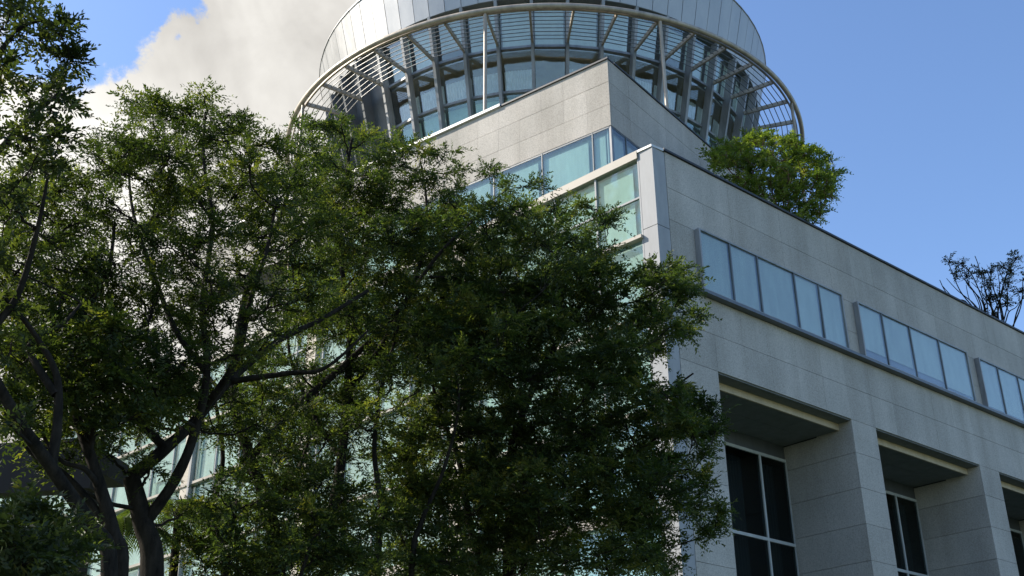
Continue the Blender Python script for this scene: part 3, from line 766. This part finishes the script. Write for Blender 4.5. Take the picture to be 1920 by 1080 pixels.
# slender tree behind B's trunk
gE = ground(228, 1080, 13.3)
limbsE = [([gE, (gE.x, gE.y, 2.0)] + path([(225, 1080, 13.3), (212, 1000, 13.3), (190, 920, 13.3), (168, 850, 13.3), (140, 770, 13.4), (132, 690, 13.5), (150, 600, 13.6), (200, 520, 13.8), (215, 420, 14)]), 0.12, 0.02),
          (path([(190, 920, 13.3), (160, 880, 13.2), (110, 860, 13.2), (60, 780, 13.2)]), 0.045, 0.015),
          (path([(140, 770, 13.4), (80, 700, 13.6), (30, 660, 13.8)]), 0.05, 0.015),
          (path([(212, 1000, 13.3), (160, 930, 13.4), (110, 880, 13.5), (60, 850, 13.6), (0, 760, 13.7), (-10, 680, 13.8)]), 0.05, 0.015),
          (path([(168, 850, 13.3), (180, 760, 13.2), (160, 680, 13.1), (190, 600, 13.1)]), 0.04, 0.012)]
lobE = lobes_in([(20, 480), (260, 440), (300, 560), (240, 660), (30, 720)], (12.8, 14.4), (40, 62), 75)
lobE += lobes_in([(0, 600), (230, 590), (340, 680), (440, 760), (330, 790), (215, 850), (100, 850), (-20, 800)], (12.6, 15.0), (26, 44), 42)
tree('slender_tree', 'slender tree with a thin curved stem between the leaning trunk and the forked trunk', 'tree', gE, limbsE, lobE, 'leaf_b', twigs=9, per=8, flat=0.6, leaf=0.08)

# tree C: middle tree, several upright stems
D = 17.5
gC = ground(560, 1080, D)
limbsC = [
    ([gC, (gC.x, gC.y, 2.5)] + path([(520, 1080, D), (505, 960, D), (470, 860, D), (440, 760, D), (445, 640, D), (470, 520, D), (520, 420, D), (560, 300, D)]), 0.17, 0.025),
    ([gC, (gC.x+.1, gC.y, 2.5)] + path([(612, 1080, D+.3), (622, 980, D+.3), (640, 860, D+.3), (650, 740, D+.3), (655, 620, D+.3), (640, 480, D+.3), (650, 330, D+.3), (660, 260, D+.3)]), 0.15, 0.02),
    (path([(470, 860, D), (560, 760, D), (640, 690, D), (740, 590, D-.2), (820, 480, D-.3), (900, 400, D-.4)]), 0.085, 0.02),
    (path([(650, 740, D+.3), (720, 640, D+.4), (780, 520, D+.5), (800, 400, D+.5), (790, 310, D+.5)]), 0.06, 0.018),
    (path([(640, 860, D+.3), (580, 760, D+.6), (540, 640, D+.8), (570, 500, D+.8)]), 0.05, 0.015),
    (path([(440, 760, D), (380, 690, D+.4), (350, 600, D+.6)]), 0.04, 0.015),
    ([gC+Vector((1.1, .2, 0))] + path([(705, 1090, D), (715, 960, D), (702, 850, D), (712, 740, D), (745, 620, D), (760, 520, D)]), 0.075, 0.015),
    ([gC+Vector((1.5, .3, 0))] + path([(770, 1090, D), (790, 980, D), (832, 880, D), (860, 760, D), (850, 640, D)]), 0.06, 0.015),
    ([gC+Vector((-1.0, .2, 0))] + path([(420, 1090, D), (402, 960, D), (418, 860, D), (400, 740, D), (360, 640, D), (330, 540, D)]), 0.065, 0.015),
    (path([(505, 960, D), (560, 880, D+.2), (590, 780, D+.3), (600, 690, D+.3)]), 0.05, 0.012),
]
polyC = [(548, 225), (600, 215), (650, 218), (690, 240), (740, 240), (780, 270), (850, 275), (868, 310), (925, 305), (945, 335), (1000, 330), (1022, 345), (1030, 370), (1100, 370), (1130, 380), (1150, 400), (1120, 440), (1160, 450), (1160, 500), (1000, 560), (940, 700), (760, 760), (700, 900), (760, 1100), (340, 1100), (360, 960), (420, 820), (430, 700), (520, 560), (500, 400), (520, 280)]
lobC = lobes_in(polyC, (16.2, 19.5), (45, 85), 57)
lobC += [(x, y, 17.5 + random.uniform(-.8, .8), r) for x, y, r in ((565, 240, 26), (600, 232, 24), (640, 235, 26), (690, 258, 28), (735, 262, 26), (790, 290, 30), (835, 290, 26), (860, 318, 20), (915, 325, 24), (955, 350, 26), (1005, 350, 24), (1040, 385, 26), (1090, 388, 24), (1135, 405, 22), (1140, 420, 18), (1100, 455, 26), (1140, 470, 26))]
lobC += lobes_in([(640, 400), (900, 380), (1020, 440), (960, 560), (860, 660), (700, 740), (620, 640)], (18.2, 20.5), (40, 62), 58)
tree('multi_stemmed_tree', 'dense dark tree with several upright stems in the middle, before the glazed left facade', 'tree', gC, limbsC, lobC, 'leaf_c', twigs=11, per=9, flat=0.5, dens=1.25, leaf=0.078, wid=0.36)

# tree D: rounded mass in front of the corner
D = 19.5
gD = ground(960, 1080, D)
limbsD = [
    ([gD, (gD.x, gD.y, 2.5)] + path([(955, 1080, D), (960, 960, D), (958, 860, D), (985, 760, D), (1040, 650, D), (1090, 570, D), (1150, 520, D)]), 0.17, 0.03),
    ([gD, (gD.x-.2, gD.y, 2.5)] + path([(900, 1080, D-.3), (880, 980, D-.3), (860, 860, D-.3), (820, 760, D-.3), (800, 640, D-.2)]), 0.13, 0.02),
    (path([(958, 860, D), (1060, 840, D+.2), (1150, 780, D+.3), (1240, 740, D+.3), (1300, 700, D+.3)]), 0.07, 0.015),
    (path([(960, 960, D), (1080, 960, D-.2), (1180, 900, D-.3), (1290, 880, D-.3)]), 0.06, 0.015),
    (path([(985, 760, D), (930, 680, D), (900, 600, D), (920, 520, D+.2)]), 0.06, 0.015),
]
polyD = [(760, 600), (860, 500), (1000, 480), (1120, 470), (1180, 500), (1230, 485), (1285, 490), (1300, 530), (1330, 595), (1300, 640), (1245, 665), (1290, 700), (1335, 740), (1362, 800), (1335, 860), (1375, 960), (1345, 1030), (1292, 990), (1285, 1100), (700, 1100), (680, 900), (740, 740)]
lobD = lobes_in(polyD, (17.6, 21.5), (44, 80), 53)
lobD += [(x, y, 19.5 + random.uniform(-.8, .8), r) for x, y, r in ((1190, 510, 22), (1235, 500, 22), (1270, 505, 20), (1285, 540, 24), (1310, 590, 20), (1285, 620, 24), (1240, 650, 22), (1290, 720, 26), (1325, 760, 24), (1345, 805, 20), (1325, 850, 24), (1330, 900, 26), (1350, 950, 22), (1335, 1000, 20), (1345, 985, 16))]
tree('rounded_tree', 'dark dense tree with rounded right edge standing in front of the building corner', 'tree', gD, limbsD, lobD, 'leaf_c', twigs=11, per=9, flat=0.55, dens=1.25, leaf=0.088, wid=0.40)

# tree added out of view, its crown placed to shade the lower left
gN = Vector((-10.5, 8.4, 0))
lobN = [(Vector((-9.4 + random.gauss(0, 1.3), 10.2 + random.gauss(0, 1.3), 7.3 + random.gauss(0, 1.2))), random.uniform(0.5, 0.8)) for _ in range(46)]
tree('added_shade_tree', 'added dark tree, unseen left of the leaning trunk, shading the lower left', 'tree', gN,
     [([gN, (-10.4, 8.4, 2.5), (-10.2, 8.6, 5), (-10, 8.7, 7.5)], 0.18, 0.05), ([(-10.3, 8.5, 4), (-11.3, 8, 6), (-11.8, 7.8, 7.6)], 0.08, 0.03), ([(-10.3, 8.5, 4.4), (-9.3, 9.2, 6), (-8.8, 9.8, 7.6)], 0.08, 0.03)],
     lobN, 'leaf_c', twigs=7, per=7, leaf=0.12, L=0.4, n=12)
# dark undergrowth trees bottom left, bottom middle
D = 10.0
gG = ground(60, 1080, D)
lobG = lobes_in([(-80, 930), (60, 935), (130, 970), (170, 1040), (160, 1140), (-80, 1140)], (9.3, 10.8), (40, 60), 34)
tree('dark_shrub', 'dark leafy shrub filling the bottom left corner under the leaning trunk', 'shrub', gG, [([gG] + path([(60, 1100, D), (70, 1010, D)]), 0.06, 0.02), ([gG] + path([(0, 1080, D), (-20, 980, D)]), 0.06, 0.02)], lobG, 'leaf_a', twigs=12, per=9, leaf=0.08)
D = 16.0
gH = ground(420, 1080, D)
lobH = lobes_in([(330, 880), (440, 900), (560, 900), (720, 980), (740, 1140), (320, 1140)], (15.3, 16.8), (36, 60), 40)
tree('leafy_shrub', 'leafy mid green shrub at the bottom right of the forked trunk', 'shrub', gH, [([gH] + path([(420, 1100, D), (440, 1010, D), (430, 930, D)]), 0.06, 0.015), ([gH] + path([(560, 1090, D), (600, 1000, D)]), 0.05, 0.015)], lobH, 'leaf_c', twigs=9, per=8, leaf=0.08)

# palm-like fern fronds beside the forked trunk
def frond_plant(name, label, base, crown, count, length, mat, up0=0.35):
    T = empty(name, base, label, 'palm')
    V, Fc = [], []; tube(V, Fc, [base, base.lerp(crown, .5) + Vector((.05, 0, 0)), crown], [0.08, 0.07, 0.06], 7)
    t = MB(); t.v = [tuple(v) for v in V]; t.f = Fc; t.build('trunk', 'bark', T, smooth=True)
    for k in range(count):
        a = 2*math.pi*k/count + random.uniform(-.2, .2); l = length*random.uniform(.8, 1.15); f = MB(); n = 22
        prev = None; P = []
        for i in range(n+1):
            u = i/n; P.append(crown + Vector((math.cos(a), math.sin(a), 0))*l*u + Vector((0, 0, l*(up0*u*1.6 - 0.95*u*u))))
        V, Fc = [], []; tube(V, Fc, P, [0.012*(1-.8*i/n) for i in range(n+1)], 3); f.add(V, Fc)
        sd_ = Vector((-math.sin(a), math.cos(a), 0))
        for i in range(2, n+1):
            for s_ in (-1, 1):
                dv = (P[i]-P[i-1]).normalized(); ll = l*0.30*math.sin(math.pi*min(1, i/n*0.9+0.1))+0.06
                tip = P[i] + (sd_*s_*0.8 + dv*0.7).normalized()*ll - Vector((0, 0, ll*0.35)); m_ = P[i].lerp(tip, .45) + Vector((0, 0, 0.02)); wv = dv*0.018
                f.add([P[i], m_+wv, tip, m_-wv], [(0, 1, 2), (0, 2, 3)])
        o = f.build('frond', mat, T)
        at_ = o.data.attributes.new('tint', 'FLOAT', 'POINT'); at_.data.foreach_set('value', [0.35+random.random()*0.3]*len(o.data.vertices))
    return T
frond_plant('palm', 'small dark palm with feathery fronds arching right behind the forked trunk', ground(330, 1080, 16.5), at(335, 960, 16.5), 13, 1.1, 'leaf_c')
frond_plant('palm', 'low palm with fronds showing between the leaning trunk and the forked trunk', ground(215, 1080, 15.5), at(225, 985, 15.5), 11, 0.8, 'leaf_c')

# roof garden trees, standing on the lower roof behind the parapet
gr_ = Vector((9.6, 36.2, ROOF))
c = Vector((10.0, 36.0, 23.2))
lobR = []
polyR = [(1312, 295), (1350, 268), (1390, 252), (1440, 245), (1480, 252), (1500, 262), (1540, 290), (1572, 300), (1574, 340), (1570, 375), (1540, 410), (1490, 420), (1400, 420), (1340, 330)]
lobR = lobes_in(polyR, (35.5, 39.0), (13, 24), 19)
dome = [(1330, 290, 14), (1360, 272, 14), (1400, 260, 15), (1445, 252, 14), (1500, 272, 14), (1530, 290, 14), (1558, 300, 12), (1565, 340, 12), (1560, 370, 13), (1540, 400, 12), (1500, 290, 14), (1480, 265, 12)]
lobR += [(x, y, 37+random.uniform(-.6, .6), r) for x, y, r in dome]
limR = [([gr_+Vector((dx, dy, 0)), gr_+Vector((dx*1.6, dy, 0.7))] + path([(x1, y1, 37), (x2, y2, 37.2)]), 0.055, 0.018) for dx, dy, x1, y1, x2, y2 in
        ((0, 0, 1425, 350, 1400, 300), (0.2, 0.2, 1445, 345, 1450, 285), (0.35, 0, 1475, 350, 1500, 300), (0.5, 0.1, 1500, 370, 1540, 330), (-0.2, 0.1, 1400, 360, 1350, 300))]
tree('roof_tree', 'bushy yellow-green tree with reddish stems growing on the roof behind the parapet', 'tree', gr_, limR, lobR, 'leaf_r', bark='bark_r', limb_w=0.022, twigs=8, per=6, flat=0.7, L=0.36, n=9, leaf=0.125, wid=0.5)
gs = Vector((21.5, 45.8, ROOF))
D = 49.5
limS = []
for (pts, r0) in (
    ([(1850, 640), (1830, 585), (1800, 545), (1778, 492)], .04), ([(1855, 640), (1848, 580), (1825, 520), (1810, 500)], .035), ([(1865, 640), (1872, 580), (1885, 520), (1905, 485)], .045),
    ([(1870, 640), (1880, 590), (1862, 540), (1850, 505)], .035), ([(1895, 650), (1905, 590), (1925, 540), (1930, 500)], .035), ([(1845, 640), (1815, 570), (1790, 560), (1766, 535)], .035), ([(1880, 650), (1900, 610), (1915, 570), (1918, 520)], .04), ([(1850, 640), (1810, 590), (1775, 550), (1762, 525)], .03), ([(1870, 650), (1890, 560), (1870, 500)], .035), ([(1860, 640), (1850, 560), (1835, 500), (1828, 480)], .02)):
    limS.append(([gs + Vector((random.uniform(-.3, .3), random.uniform(-.3, .3), 0))] + [at(x, y, D) for x, y in pts], r0*1.3, 0.016))
rs = random.Random(3)
for q in range(15):
    x0 = rs.uniform(1845, 1885); x2 = x0 + rs.uniform(-95, 80)*(0.4 + 0.6*rs.random()); y2 = rs.uniform(488, 560)
    limS.append(([at(x0, 640, D + rs.uniform(-.6, .6)), at(x0*.85+x2*.15 + rs.uniform(-8, 8), 608, D), at(x0*.6+x2*.4 + rs.uniform(-9, 9), 0.6*605+.4*y2, D), at(x0*.2+x2*.8 + rs.uniform(-6, 6), 0.3*605+.7*y2 + rs.uniform(-8, 8), D+rs.uniform(-.8, .8)), at(x2, y2, D+rs.uniform(-1, 1))], rs.uniform(.03, .045), 0.012))
lobS = [(x, y, D+random.uniform(-.5, .5), r) for x, y, r in ((1780, 490, 10), (1800, 495, 12), (1812, 515, 12), (1835, 512, 14), (1858, 508, 13), (1850, 530, 14), (1880, 500, 13), (1905, 485, 12), (1900, 505, 13), (1890, 530, 14), (1875, 550, 14), (1855, 560, 13), (1885, 570, 12), (1910, 545, 13), (1925, 520, 14), (1930, 555, 14), (1840, 585, 10), (1795, 515, 9), (1865, 590, 10))]
tree('sparse_roof_tree', 'sparse dark bare-branched tree against blue sky at the far end of the roof', 'tree', gs, limS, lobS, 'leaf_s', twigs=34, per=3, flat=1.0, L=0.3, n=8, leaf=0.12, wid=0.45, limb_w=0.034, bare=0.3)
b = Frame((0, 0), aR, (-math.cos(aR), math.sin(aR)))
FP = FR
o = fbox(FP, 'roof_planter', 22.2, 31.0, 0.9, 2.4, ROOF, 21.12, 'core'); o['label'] = 'brown planter box on the roof under the sparse tree at the right edge'; o['category'] = 'planter'
o = fbox(FP, 'roof_planter', 4.5, 11.5, 2.0, 4.6, ROOF, 20.95, 'soil'); o['label'] = 'low dark planter bed on the roof under the bushy yellow-green tree'; o['category'] = 'planter'

# dark canopy roof of the pavilion behind the leaning trunk
P0 = at(170, 900, 20.0); FP2 = Frame((P0.x, P0.y), R(-80), (math.cos(R(-80)), -math.sin(R(-80))))
K = empty('pavilion', (P0.x, P0.y, 0), 'low pavilion with deep dark brown roof fascia behind the leaning trunk at lower left', 'pavilion')
fbox(FP2, 'roof_fascia', 0, 9, 0, 0.3, 6.95, 7.85, 'brown', K); fbox(FP2, 'roof_slab', 0, 9, 0.3, 1.2, 7.3, 7.7, 'brown', K)
for s in (0.3, 4.5, 8.7): fbox(FP2, 'post', s-.12, s+.12, 0.4, .64, 0, 7.3, 'brown', K)
print('leaves', NL[0]); open('/tmp/leaves.txt','w').write(str(NL[0]))
